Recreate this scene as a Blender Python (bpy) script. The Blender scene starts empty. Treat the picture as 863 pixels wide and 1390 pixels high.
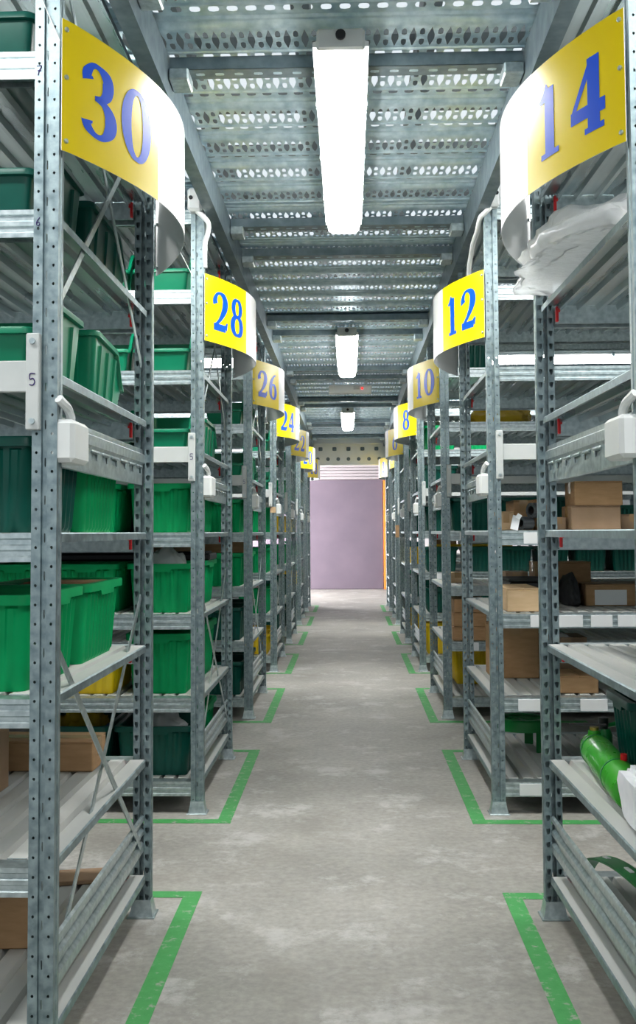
import bpy, bmesh, math, random
from mathutils import Matrix, Vector
random.seed(7)
PI = math.pi
scene = bpy.context.scene
COL = scene.collection

# ------------------------------------------------------------------ layout
NEAR, DEPTH, PITCH = 1.933, .97, 1.97          # first rack, rack depth, rack spacing along the aisle
INNER = {-1: .552, 1: .526}                    # aisle face of the posts, left and right
LV = [None] + [.118 + .311 * i for i in range(8)]   # shelf heights, LV[1] lowest
BAY = 1.85
LEFT_NO = ['30', '28', '26', '24', '22', '20', '18']
RIGHT_NO = ['14', '12', '10', '8', '6', '4', '2']
ORD = ['', 'bottom', 'second', 'third', 'fourth', 'fifth', 'sixth', 'seventh', 'top']

# ------------------------------------------------------------------ materials
def new_mat(name):
    m = bpy.data.materials.new(name); m.use_nodes = True
    nt = m.node_tree; b = nt.nodes['Principled BSDF']
    return m, nt, b
def N(nt, kind, **kw):
    n = nt.nodes.new(kind)
    for k, v in kw.items():
        if k in n.inputs: n.inputs[k].default_value = v
        else: setattr(n, k, v)
    return n
def ramp(nt, src, stops):
    r = nt.nodes.new('ShaderNodeValToRGB')
    el = r.color_ramp.elements
    while len(el) < len(stops): el.new(.5)
    for e, (p, c) in zip(el, stops):
        e.position = p; e.color = (*c, 1) if len(c) == 3 else c
    nt.links.new(src, r.inputs[0]); return r
def noisy(name, c1, c2, scale, rough=.5, metal=0., detail=4, bump=0., stretch=None, spec=.5, r2=None):
    m, nt, b = new_mat(name)
    tc = N(nt, 'ShaderNodeTexCoord')
    mp = N(nt, 'ShaderNodeMapping')
    if stretch: mp.inputs['Scale'].default_value = stretch
    nt.links.new(tc.outputs['Object'], mp.inputs[0])
    n = N(nt, 'ShaderNodeTexNoise', Scale=scale, Detail=detail)
    nt.links.new(mp.outputs[0], n.inputs['Vector'])
    r = ramp(nt, n.outputs['Fac'], [(.32, c1), (.68, c2)])
    nt.links.new(r.outputs[0], b.inputs['Base Color'])
    b.inputs['Roughness'].default_value = rough
    b.inputs['Metallic'].default_value = metal
    b.inputs['Specular IOR Level'].default_value = spec
    if r2 is not None:
        rr = ramp(nt, n.outputs['Fac'], [(.3, (rough,)*3), (.7, (r2,)*3)])
        nt.links.new(rr.outputs[0], b.inputs['Roughness'])
    if bump:
        bp = N(nt, 'ShaderNodeBump', Strength=bump, Distance=.002)
        nt.links.new(n.outputs['Fac'], bp.inputs['Height'])
        nt.links.new(bp.outputs[0], b.inputs['Normal'])
    return m
def plain(name, c, rough=.5, metal=0., emit=0., spec=.5):
    m, nt, b = new_mat(name)
    b.inputs['Base Color'].default_value = (*c, 1)
    b.inputs['Roughness'].default_value = rough
    b.inputs['Metallic'].default_value = metal
    b.inputs['Specular IOR Level'].default_value = spec
    if emit:
        b.inputs['Emission Color'].default_value = (*c, 1)
        b.inputs['Emission Strength'].default_value = emit
    return m

M = {}
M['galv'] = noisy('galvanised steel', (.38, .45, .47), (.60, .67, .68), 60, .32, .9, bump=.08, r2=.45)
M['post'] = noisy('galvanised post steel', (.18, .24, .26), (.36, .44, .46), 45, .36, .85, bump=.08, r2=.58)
M['panel'] = noisy('galvanised shelf sheet', (.36, .42, .43), (.66, .71, .71), 9, .22, .93, stretch=(1.6, .2, 1), bump=.05, r2=.38)
M['dusty'] = noisy('dusty galvanised shelf top', (.40, .42, .41), (.58, .58, .55), 6, .62, .2, stretch=(1.6, .25, 1), bump=.05, r2=.75, detail=8)
M['deck'] = noisy('galvanised deck sheet', (.42, .58, .66), (.70, .83, .90), 30, .30, .82, bump=.12, r2=.48)
M['joist'] = noisy('blue grey channel steel', (.12, .165, .19), (.21, .265, .29), 20, .42, .65)
M['hole'] = plain('dark hollow', (.01, .012, .014), .9)
M['paint'] = noisy('grey painted steel', (.52, .55, .54), (.58, .60, .59), 12, .45)
M['pvc'] = noisy('white plastic', (.70, .72, .71), (.76, .78, .77), 10, .4)
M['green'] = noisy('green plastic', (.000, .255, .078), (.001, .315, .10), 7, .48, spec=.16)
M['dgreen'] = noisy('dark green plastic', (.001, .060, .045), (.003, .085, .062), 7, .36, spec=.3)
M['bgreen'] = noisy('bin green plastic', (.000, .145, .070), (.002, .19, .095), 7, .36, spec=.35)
M['yellow'] = noisy('yellow plastic', (.78, .52, .0), (.85, .60, .01), 7, .4)
M['card'] = noisy('brown cardboard', (.36, .205, .095), (.44, .26, .13), 16, .8, bump=.1, stretch=(1, 1, 4))
M['card2'] = noisy('pale cardboard', (.56, .38, .21), (.63, .44, .26), 16, .8, bump=.1, stretch=(1, 1, 4))
M['card3'] = noisy('grey brown cardboard', (.30, .19, .11), (.37, .24, .15), 16, .8, bump=.1)
M['tape'] = plain('packing tape', (.40, .25, .12), .25)
M['white'] = plain('white paper', (.78, .79, .80), .6)
M['rubber'] = noisy('black foam', (.012, .013, .015), (.03, .031, .034), 20, .7)
M['black'] = plain('black plastic', (.012, .012, .014), .4)
M['coil'] = noisy('grey strap coil', (.055, .06, .066), (.13, .14, .15), 90, .4, .3, stretch=(1, .05, 1))
M['syel'] = plain('sign yellow film', (.88, .66, .0), .3, spec=.4)
M['swht'] = plain('sign white film', (.80, .80, .79), .3)
M['sblu'] = plain('sign blue ink', (.0, .085, .72), .35, spec=.3)
M['ink'] = plain('marker ink', (.04, .02, .14), .6)
M['red'] = plain('red plastic', (.70, .01, .015), .4)
M['enamel'] = noisy('green enamel', (.03, .30, .015), (.05, .38, .025), 9, .22, r2=.35)
M['enamel2'] = noisy('dark green enamel', (.005, .17, .035), (.01, .24, .05), 9, .3)
M['foam'] = noisy('white foam sheet', (.72, .73, .77), (.80, .81, .84), 30, .7, bump=.2)
M['orange'] = plain('orange paint', (.85, .22, .02), .5)
M['wallw'] = noisy('white wall paint', (.66, .63, .63), (.72, .70, .69), 3, .8)
M['door'] = noisy('mauve door paint', (.125, .099, .128), (.147, .115, .147), 2.5, .55)
M['side'] = noisy('grey side wall', (.20, .22, .22), (.26, .28, .28), 2, .8)
M['beamw'] = noisy('pale grey painted beam', (.82, .83, .82), (.87, .88, .87), 8, .5)
M['tube'] = plain('lit diffuser', (1., 1., .98), .3, emit=32)
M['daylit'] = plain('daylit window glass', (1., .97, 1.), .3, emit=42)
M['led'] = plain('red indicator', (1., .02, .02), .4, emit=2)
M['pink'] = plain('pale ribbed header', (.38, .34, .35), .6)

def film_mat(name, col, alpha, rough):
    m, nt, b = new_mat(name)
    b.inputs['Base Color'].default_value = (*col, 1)
    b.inputs['Roughness'].default_value = rough
    b.inputs['Alpha'].default_value = alpha
    tc = N(nt, 'ShaderNodeTexCoord'); n = N(nt, 'ShaderNodeTexNoise', Scale=28, Detail=5)
    nt.links.new(tc.outputs['Object'], n.inputs['Vector'])
    bp = N(nt, 'ShaderNodeBump', Strength=.8, Distance=.01)
    nt.links.new(n.outputs['Fac'], bp.inputs['Height']); nt.links.new(bp.outputs[0], b.inputs['Normal'])
    tl = N(nt, 'ShaderNodeBsdfTranslucent', Color=(*col, 1)); tp = N(nt, 'ShaderNodeBsdfTransparent')
    m1 = N(nt, 'ShaderNodeMixShader', Fac=alpha); nt.links.new(tp.outputs[0], m1.inputs[1]); nt.links.new(tl.outputs[0], m1.inputs[2])
    m2 = N(nt, 'ShaderNodeMixShader', Fac=.45); nt.links.new(b.outputs[0], m2.inputs[1]); nt.links.new(m1.outputs[0], m2.inputs[2])
    nt.links.new(m2.outputs[0], nt.nodes['Material Output'].inputs['Surface'])
    return m
M['film'] = film_mat('clear plastic film', (.95, .97, .98), .72, .12)
M['bag'] = film_mat('clear plastic bag', (.60, .68, .70), .55, .12)
M['ybag'] = film_mat('yellow filled bag', (.62, .44, .03), .9, .2)

def concrete():
    m, nt, b = new_mat('concrete floor')
    tc = N(nt, 'ShaderNodeTexCoord')
    def noise(scale, detail=6, rough=.6):
        n = N(nt, 'ShaderNodeTexNoise', Scale=scale, Detail=detail, Roughness=rough)
        nt.links.new(tc.outputs['Object'], n.inputs['Vector']); return n
    big = ramp(nt, noise(1.3).outputs['Fac'], [(.32, (.26, .248, .222)), (.68, (.415, .395, .355))])
    fine = ramp(nt, noise(45, 8).outputs['Fac'], [(.3, (.78, .78, .78)), (.7, (1.12, 1.12, 1.12))])
    mul = N(nt, 'ShaderNodeMix', data_type='RGBA', blend_type='MULTIPLY'); mul.inputs[0].default_value = 1
    nt.links.new(big.outputs[0], mul.inputs[6]); nt.links.new(fine.outputs[0], mul.inputs[7])
    # pale scuffs and darker stains
    scm = ramp(nt, noise(3.4, 12, .75).outputs['Fac'], [(.53, (0, 0, 0)), (.62, (1, 1, 1))])
    mx = N(nt, 'ShaderNodeMix', data_type='RGBA'); mx.inputs[7].default_value = (.56, .55, .53, 1)
    sc = N(nt, 'ShaderNodeMath', operation='MULTIPLY'); sc.inputs[1].default_value = .6
    nt.links.new(scm.outputs[0], sc.inputs[0]); nt.links.new(sc.outputs[0], mx.inputs[0])
    nt.links.new(mul.outputs[2], mx.inputs[6])
    stm = ramp(nt, noise(2.3, 9, .7).outputs['Fac'], [(.32, (1, 1, 1)), (.46, (0, 0, 0))])
    mx2 = N(nt, 'ShaderNodeMix', data_type='RGBA'); mx2.inputs[7].default_value = (.22, .20, .17, 1)
    s2 = N(nt, 'ShaderNodeMath', operation='MULTIPLY'); s2.inputs[1].default_value = .55
    nt.links.new(stm.outputs[0], s2.inputs[0]); nt.links.new(s2.outputs[0], mx2.inputs[0])
    nt.links.new(mx.outputs[2], mx2.inputs[6])
    nt.links.new(mx2.outputs[2], b.inputs['Base Color'])
    b.inputs['Roughness'].default_value = .55
    bp = N(nt, 'ShaderNodeBump', Strength=.15, Distance=.002)
    nt.links.new(noise(70, 6).outputs['Fac'], bp.inputs['Height']); nt.links.new(bp.outputs[0], b.inputs['Normal'])
    return m
M['concrete'] = concrete()
def line_mat():
    m, nt, b = new_mat('worn green floor paint')
    tc = N(nt, 'ShaderNodeTexCoord'); n = N(nt, 'ShaderNodeTexNoise', Scale=26, Detail=9, Roughness=.7)
    nt.links.new(tc.outputs['Object'], n.inputs['Vector'])
    r = ramp(nt, n.outputs['Fac'], [(.34, (.36, .36, .31)), (.44, (.06, .33, .085)), (.7, (.035, .28, .06))])
    nt.links.new(r.outputs[0], b.inputs['Base Color']); b.inputs['Roughness'].default_value = .6
    return m
M['line'] = line_mat()

# ------------------------------------------------------------------ mesh building
class MB:
    def __init__(s): s.v = []; s.f = []; s.mi = []
    def add(s, vs, fs, mi=0):
        o = len(s.v); s.v += [tuple(p) for p in vs]
        s.f += [tuple(i + o for i in f) for f in fs]; s.mi += [mi] * len(fs)
    def box(s, x0, x1, y0, y1, z0, z1, c=.002, mi=0):
        x0, x1 = min(x0, x1), max(x0, x1); y0, y1 = min(y0, y1), max(y0, y1)
        c = min(c, (x1-x0)*.4, (y1-y0)*.4, (z1-z0)*.4)
        V = {}; vs = []
        lo = (x0, y0, z0); hi = (x1, y1, z1)
        for sx in (0, 1):
            for sy in (0, 1):
                for sz in (0, 1):
                    sg = (sx, sy, sz)
                    for ax in range(3):
                        p = []
                        for a in range(3):
                            q = hi[a] if sg[a] else lo[a]
                            if a != ax: q += -c if sg[a] else c
                            p.append(q)
                        V[sg, ax] = len(vs); vs.append(p)
        fs = []
        for ax in range(3):
            a, b = [(1, 2), (2, 0), (0, 1)][ax]
            for d in (0, 1):
                q = []
                for (i, j) in ((0, 0), (1, 0), (1, 1), (0, 1)):
                    sg = [0, 0, 0]; sg[ax] = d; sg[a] = i; sg[b] = j; q.append(V[tuple(sg), ax])
                fs.append(tuple(q if d else q[::-1]))
            for i in (0, 1):
                for j in (0, 1):
                    e = []
                    for d in (0, 1):
                        sg = [0, 0, 0]; sg[ax] = d; sg[a] = i; sg[b] = j; e.append(tuple(sg))
                    q = [V[e[0], a], V[e[1], a], V[e[1], b], V[e[0], b]]
                    fs.append(tuple(q if i == j else q[::-1]))
        for sg in [(i, j, k) for i in (0, 1) for j in (0, 1) for k in (0, 1)]:
            q = [V[sg, 0], V[sg, 1], V[sg, 2]]
            fs.append(tuple(q if sum(sg) % 2 else q[::-1]))
        s.add(vs, fs, mi)
    def extrude(s, poly, axis, a, b, mi=0, caps=True):
        """poly: closed list of 2-D points in the two other axes (in x<y<z order)"""
        def P(p, t):
            return {'x': (t, p[0], p[1]), 'y': (p[0], t, p[1]), 'z': (p[0], p[1], t)}[axis]
        n = len(poly)
        vs = [P(p, a) for p in poly] + [P(p, b) for p in poly]
        fs = [(i, (i+1) % n, n+(i+1) % n, n+i) for i in range(n)]
        if caps: fs += [tuple(range(n))[::-1], tuple(range(n, 2*n))]
        s.add(vs, fs, mi)
    def sheet(s, pts, t, axis, a, b, mi=(0, 1)):
        poly = offset_sheet(pts, t); n = len(pts); m = len(s.f)
        s.extrude(poly, axis, a, b)
        for k in range(n-1): s.mi[m+k] = mi[0] if k > 1 else 2
        for k in range(n-1, len(s.f)-m): s.mi[m+k] = mi[1]
    def loft(s, rings, caps=(True, True), mi=0, closed=True):
        n = len(rings[0]); vs = [p for r in rings for p in r]; fs = []
        for k in range(len(rings)-1):
            for i in range(n if closed else n-1):
                j = (i+1) % n
                fs.append((k*n+i, k*n+j, (k+1)*n+j, (k+1)*n+i))
        if caps[0]: fs.append(tuple(range(n))[::-1])
        if caps[1]: fs.append(tuple(range((len(rings)-1)*n, len(rings)*n)))
        s.add(vs, fs, mi)
    def tube(s, path, r, n=10, mi=0):
        path = [Vector(p) for p in path]; rings = []
        for i, p in enumerate(path):
            t = (path[min(i+1, len(path)-1)] - path[max(i-1, 0)]).normalized()
            u = t.cross(Vector((0, 0, 1)))
            if u.length < .1: u = t.cross(Vector((0, 1, 0)))
            u.normalize(); w = u.cross(t)
            rr = r[i] if isinstance(r, (list, tuple)) else r
            rings.append([p + (u*math.cos(2*PI*k/n) + w*math.sin(2*PI*k/n))*rr for k in range(n)])
        s.loft(rings, mi=mi)
    def bar(s, p, q, w, t, up=(1, 0, 0), mi=0):
        """flat bar from p to q; thickness t along up, width w across"""
        p, q, up = Vector(p), Vector(q), Vector(up)
        d = (q-p).normalized(); a = d.cross(up).normalized(); up = a.cross(d)
        ring = lambda c: [c+a*w/2+up*t/2, c-a*w/2+up*t/2, c-a*w/2-up*t/2, c+a*w/2-up*t/2]
        s.loft([ring(p), ring(q)], mi=mi)
    def perf(s, o, u, v, n, cells_u, cells_v, wu, wv, hole, t=.0022, mi=0):
        """sheet of cells with one hole per cell; hole: 8 points in cell units (-.5..+.5) counter clockwise from +u"""
        o, u, v, n = Vector(o), Vector(u), Vector(v), Vector(n)
        outer = [(.5, 0), (.5, .5), (0, .5), (-.5, .5), (-.5, 0), (-.5, -.5), (0, -.5), (.5, -.5)]
        for i in range(cells_u):
            for j in range(cells_v):
                c = o + u*(i+.5)*wu + v*(j+.5)*wv
                A = [c+u*p[0]*wu+v*p[1]*wv for p in outer]
                B = [c+u*p[0]*wu+v*p[1]*wv for p in hole]
                if t:
                    C = [p-n*t for p in B]; D = [p-n*t for p in A]
                    s.add(A+B+C+D, [f for k in range(8) for f in (
                        (k, (k+1) % 8, 8+(k+1) % 8, 8+k), (8+k, 8+(k+1) % 8, 16+(k+1) % 8, 16+k),
                        (16+k, 16+(k+1) % 8, 24+(k+1) % 8, 24+k))], mi)
                else:
                    s.add(A+B, [(k, (k+1) % 8, 8+(k+1) % 8, 8+k) for k in range(8)], mi)
    def mesh(s, name, mats, smooth=30, weld=True):
        me = bpy.data.meshes.new(name); me.from_pydata(s.v, [], s.f)
        for m in (mats if isinstance(mats, (list, tuple)) else [mats]): me.materials.append(M[m] if isinstance(m, str) else m)
        me.polygons.foreach_set('material_index', s.mi)
        bm = bmesh.new(); bm.from_mesh(me)
        if weld: bmesh.ops.remove_doubles(bm, verts=bm.verts, dist=1e-5)
        bmesh.ops.recalc_face_normals(bm, faces=bm.faces)
        bm.to_mesh(me); bm.free()
        if smooth:
            me.shade_smooth(); me.set_sharp_from_angle(angle=math.radians(smooth))
        return me
    def build(s, name, mats, parent=None, loc=(0, 0, 0), rz=0, smooth=30, weld=True):
        return link(name, s.mesh(name, mats, smooth, weld), parent, loc, rz)

def link(name, me, parent=None, loc=(0, 0, 0), rz=0):
    o = bpy.data.objects.new(name, me); COL.objects.link(o)
    o.location = loc; o.rotation_euler = (0, 0, rz); o.parent = parent
    return o
def tag(o, label=None, cat=None, group=None, kind=None):
    for k, v in (('label', label), ('category', cat), ('group', group), ('kind', kind)):
        if v: o[k] = v
    return o
def thing(name, label, cat, loc=(0, 0, 0), rz=0, group=None):
    o = bpy.data.objects.new(name, None); COL.objects.link(o)
    o.empty_display_size = .05
    o.location = loc; o.rotation_euler = (0, 0, rz)
    return tag(o, label, cat, group)
def dup(root, loc, rz=0, label=None, group=None):
    def rec(o, parent):
        c = o.copy(); COL.objects.link(c); c.parent = parent
        for ch in o.children: rec(ch, c)
        return c
    c = rec(root, None); c.location = loc; c.rotation_euler = (0, 0, rz)
    if label: c['label'] = label
    if group: c['group'] = group
    return c
def offset_sheet(pts, t):
    """closed polygon of a bent sheet of thickness t along an open 2-D polyline"""
    L = []; n = len(pts)
    for i, p in enumerate(pts):
        a = pts[max(i-1, 0)]; b = pts[min(i+1, n-1)]
        dx, dy = b[0]-a[0], b[1]-a[1]; l = math.hypot(dx, dy) or 1
        L.append((p[0]-dy/l*t, p[1]+dx/l*t))
    return list(pts) + L[::-1]
def octo(a, b, k=.7):
    return [(a, 0), (a*k, b*k), (0, b), (-a*k, b*k), (-a, 0), (-a*k, -b*k), (0, -b), (a*k, -b*k)]
def rect8(a, b):
    return [(a, 0), (a, b), (0, b), (-a, b), (-a, 0), (-a, -b), (0, -b), (a, -b)]
def catmull(pts, n=8):
    out = []
    for i in range(len(pts)-1):
        p0 = pts[max(i-1, 0)]; p1 = pts[i]; p2 = pts[i+1]; p3 = pts[min(i+2, len(pts)-1)]
        for k in range(n):
            t = k/n
            out.append(tuple(.5*(2*b+(c-a)*t+(2*a-5*b+4*c-d)*t*t+(3*b-a-3*c+d)*t**3) for a, b, c, d in zip(p0, p1, p2, p3)))
    out.append(tuple(pts[-1])); return out

# ------------------------------------------------------------------ the setting
def struct(name, mb, mats, loc=(0, 0, 0), **kw):
    return tag(mb.build(name, mats, None, loc, **kw), kind='structure')
WALLY = 19.05
mb = MB(); mb.box(-3.5, 3.5, -3.2, WALLY+.2, -.12, 0, 0); struct('floor', mb, 'concrete')
mb = MB(); mb.box(-3.5, 3.5, WALLY, WALLY+.2, 0, 4.6, 0); struct('wall_far', mb, 'wallw')
for s, nm in ((-1, 'wall_left'), (1, 'wall_right')):
    mb = MB(); mb.box(s*3.4, s*3.6, -3.2, 15.9 if s < 0 else WALLY, 0, 4.6, 0)
    if s < 0:
        mb.box(-3.6, -3.4, 18.6, WALLY, 0, 4.6, 0); mb.box(-3.6, -3.4, 15.9, 18.6, 2.4, 4.6, 0)
    struct(nm, mb, 'side')
# made-up roof strips and girders, spaced to mix bright and dark deck holes
mb = MB(); y = -3.2; i = 0
while y < WALLY:
    d = .46+.22*((i*7) % 3); mb.box(-3.6, 3.6, y, y+d*.45, 4.6, 4.66, 0); y += d*.45+.85; i += 1
for x in (-2.4, -1.2, -.35, .5, 1.3, 2.4): mb.box(x, x+.12, -3.2, WALLY+.2, 4.40, 4.6, 0)
struct('ceiling_upper', mb, 'side')
# daylit opening at the end of the left wall
mb = MB(); mb.box(-3.56, -3.54, 15.95, 18.55, .02, 2.38, 0)
w = struct('window_1', mb, 'daylit')
mb = MB()
for y in (15.93, 17.25, 18.57): mb.box(-3.57, -3.43, y-.03, y+.03, 0, 2.4)
mb.box(-3.57, -3.43, 15.9, 18.6, 2.34, 2.4); mb.box(-3.57, -3.43, 15.9, 18.6, 0, .05)
tag(mb.build('window_frame', 'paint', w))
# mauve door in the far wall, its orange edge and pale header
mb = MB()
mb.box(-2.1, .625, WALLY-.06, WALLY, .005, 2.01, .004)
struct('door_1', mb, 'door')
mb = MB(); mb.box(.635, .668, WALLY-.09, WALLY, 0, 2.02); struct('trim_1', mb, 'orange')
mb = MB()
for i in range(5): mb.box(-2.2, .70, WALLY-.11+.012*(i % 2), WALLY, 2.02+i*.055, 2.07+i*.055, .006)
struct('trim_2', mb, 'pink')
mb = MB(); mb.box(.675, .705, WALLY-.11, WALLY, .0, 2.02); struct('trim_3', mb, 'white')
sw = thing('door_switch', 'small orange door control box on the frame beside the mauve door', 'switch', (.70, WALLY-.11, 1.28))
mb = MB(); mb.box(-.035, .035, -.05, 0, -.06, .06, .006); mb.build('case', 'orange', sw)
mb = MB(); mb.tube([(0, -.05, .02), (0, -.062, .02)], .014); mb.build('button', 'red', sw)

# perforated mezzanine deck
def deck():
    mb = MB()
    hexh = [(.38, 0), (.36, .10), (0, .44), (-.36, .10), (-.38, 0), (-.36, -.10), (0, -.44), (.36, -.10)]
    tri = [(.30, 0), (.22, .20), (0, .30), (-.22, .20), (-.30, 0), (-.28, -.25), (0, -.30), (.28, -.25)]
    tri2 = [(a, -b) for a, b in tri]; tri2 = [tri2[0]] + tri2[:0:-1]
    slot = [(.30, 0), (.24, .16), (0, .2), (-.24, .16), (-.30, 0), (-.24, -.16), (0, -.2), (.24, -.16)]
    zh, zs, p = 2.394, 2.412, .262                 # hole band hangs lower, slot band is recessed
    X = 2.42; nc = int(2*X/.0485)
    y = 3.007 - 11*p - .06
    Z = Vector((0, 0, -1))
    wx = 2*X/nc
    while y < 14.75:
        for i in range(nc):
            x0 = -X + i*wx
            mb.perf((x0, y, zh), (1, 0, 0), (0, 1, 0), Z, 1, 1, wx*.52, .12, hexh, 0)
            mb.perf((x0+wx*.52, y, zh), (1, 0, 0), (0, 1, 0), Z, 1, 1, wx*.48, .06, tri2, 0)
            mb.perf((x0+wx*.52, y+.06, zh), (1, 0, 0), (0, 1, 0), Z, 1, 1, wx*.48, .06, tri, 0)
            mb.perf((x0, y+.150, zs), (1, 0, 0), (0, 1, 0), Z, 1, 1, wx, .07, slot, 0)
        q = [(y+.12, zh), (y+.124, zh-.004), (y+.130, zh-.004), (y+.134, zh), (y+.138, zs-.004), (y+.150, zs)]
        r = [(y+.220, zs), (y+.226, zs-.006), (y+.238, zs-.006), (y+.244, zs-.012), (y+p-.004, zh), (y+p, zh)]
        for line in (q, r):
            vs = [(-X, a, b) for a, b in line] + [(X, a, b) for a, b in line]; n = len(line)
            mb.add(vs, [(i, i+1, n+i+1, n+i) for i in range(n-1)])
        y += p
    me = mb.mesh('ceiling', 'deck', smooth=40)
    return tag(link('ceiling', me), kind='structure')
deck()
# channels that carry the deck: along both aisle edges, and joists across
ch = [(0, 0), (.05, 0), (.05, .006), (.008, .006), (.008, .114), (.05, .114), (.05, .12), (0, .12)]
for n_, s in ((4, -1), (5, 1)):
    mb = MB(); mb.extrude([(s*(.497+a*.9), 2.272+b) for a, b in ch], 'y', .2, 14.72)
    struct('trim_%d' % n_, mb, 'joist', smooth=0)
mb = MB()
ys = [2.83+PITCH*k for k in range(-1, 6)] + [4.33+PITCH*k for k in range(-1, 6)]
n_ = 6
for y in ys:
    if y < .4: continue
    mb = MB(); jc = [(0, .002), (.005, .002), (.005, .033), (.06, .033), (.06, .038), (0, .038)]
    mb.extrude([(y+a, 2.352+b) for a, b in jc], 'x', -.495, .495)
    slot = octo(.32, .13, .85)
    mb.perf((-.495, y, 2.352), (1, 0, 0), (0, 1, 0), (0, 0, -1), 18, 1, .99/18, .06, octo(.24, .14, .85), 0, mi=0)
    for s in (-1, 1):
        mb.box(s*.44, s*.496, y-.02, y+.075, 2.318, 2.352, .004, 1)
    struct('trim_%d' % n_, mb, ['joist', 'galv'], smooth=0); n_ += 1
# pale beam with round holes that closes the mezzanine
mb = MB()
mb.perf((-1.1, 14.74, 2.02), (1, 0, 0), (0, 0, 1), (0, -1, 0), 15, 1, .1467, .15, octo(.19, .19), .008)
mb.perf((-1.1, 14.74, 2.17), (1, 0, 0), (0, 0, 1), (0, -1, 0), 11, 1, .2, .14, octo(.15, .20, .9), .008)
mb.box(-1.1, 1.1, 14.70, 14.80, 2.005, 2.02); mb.box(-1.1, 1.1, 14.70, 14.80, 2.31, 2.325)
mb.box(-1.1, 1.1, 14.80, 14.81, 2.02, 2.31, .001, 1); mb.box(-2.4, 2.4, 14.73, 14.79, 2.325, 2.39)  # dark back plate puts the shade inside the holes into its colour
struct('trim_%d' % n_, mb, ['beamw', 'joist'], smooth=20)

# ------------------------------------------------------------------ luminaires
def luminaire(name, label, loc, rz=0, length=1.53):
    t = thing(name, label, 'ceiling light', loc, rz, 'tube lights under the mezzanine')
    L = length/2
    def sec(pts, y): return [(a, y, b) for a, b in pts]
    low = [(-.066, .045), (-.060, .012), (-.044, 0), (.044, 0), (.060, .012), (.066, .045)]
    mb = MB(); mb.loft([sec([(a*.9, .006+b*.86) for a, b in low], -L+.012), sec(low, -L+.03), sec(low, L-.03), sec([(a*.9, .006+b*.86) for a, b in low], L-.012)])
    mb.build('diffuser', 'tube', t)
    top = [(-.072, .045), (-.072, .058), (-.055, .064), (-.050, .092), (.050, .092), (.055, .064), (.072, .058), (.072, .045)]
    mb = MB(); mb.loft([sec(top, -L), sec(top, L)]); mb.build('housing', 'pvc', t)
    for e in (-1, 1):
        mb = MB(); mb.box(-.062, .062, e*(L+.012), e*(L-.006), .034, .090, .006); mb.build('end_cap', 'paint', t)
    mb = MB(); mb.tube([(0, -L-.010, .07), (0, -L-.020, .07)], .013, 12); mb.build('cable_gland', 'black', t)
    for y in (-.5, .5):
        mb = MB(); mb.box(-.02, .02, y-.012, y+.012, .092, .145, .002); mb.build('hanger', 'galv', t)
    for y in (-L*.55, 0, L*.55):
        for s in (-1, 1):
            mb = MB(); mb.box(s*.064, s*.076, y-.012, y+.012, .030, .064, .002); mb.build('clip', 'galv', t)
    return t
LZ = 2.245
L0 = luminaire('tube_light', 'largest and nearest white tube light over the aisle, between signs 30 and 14', (-.012, 3.345, LZ))
for y, lb in ((-.55, 'white tube light behind the viewpoint, over the near end of the aisle'),
              (7.2, 'middle one of the three white tube lights over the aisle'),
              (11.4, 'smallest and farthest white tube light over the aisle, near the pale end beam')):
    dup(L0, (-.004 if y > 5 else -.012, y, LZ), 0, lb)
for side, k, lb in ((1, 0, '14 and 12'), (1, 2, '10 and 8'), (1, 4, '6 and 4'), (-1, 0, '30 and 28'), (-1, 2, '26 and 24'), (-1, 4, '22 and 20')):
    dup(L0, (side*1.45, NEAR+PITCH*k+DEPTH+.5, LZ), PI/2, 'white tube light across the side passage between racks %s' % lb)
for side in (-1, 1):
    dup(L0, (side*1.45, NEAR-.5, LZ), PI/2, 'white tube light in the passage in front of rack %s' % ('30' if side < 0 else '14'))
em = thing('emergency_light', 'slim grey emergency light box with a red indicator under the deck', 'emergency light', (.018, 8.9, 2.245))
mb = MB(); mb.box(-.185, .185, -.03, .04, 0, .075, .008); mb.build('case', 'beamw', em)
mb = MB(); mb.box(.03, .085, -.034, -.029, .035, .065, .001); mb.build('rating_label', 'paint', em)
mb = MB(); mb.tube([(.105, -.029, .045), (.105, -.037, .045)], .009); mb.build('indicator', 'led', em)
mb = MB(); mb.box(-.15, -.13, -.01, .02, .075, .16, .001); mb.box(.13, .15, -.01, .02, .075, .16, .001); mb.build('bracket', 'galv', em)

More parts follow.
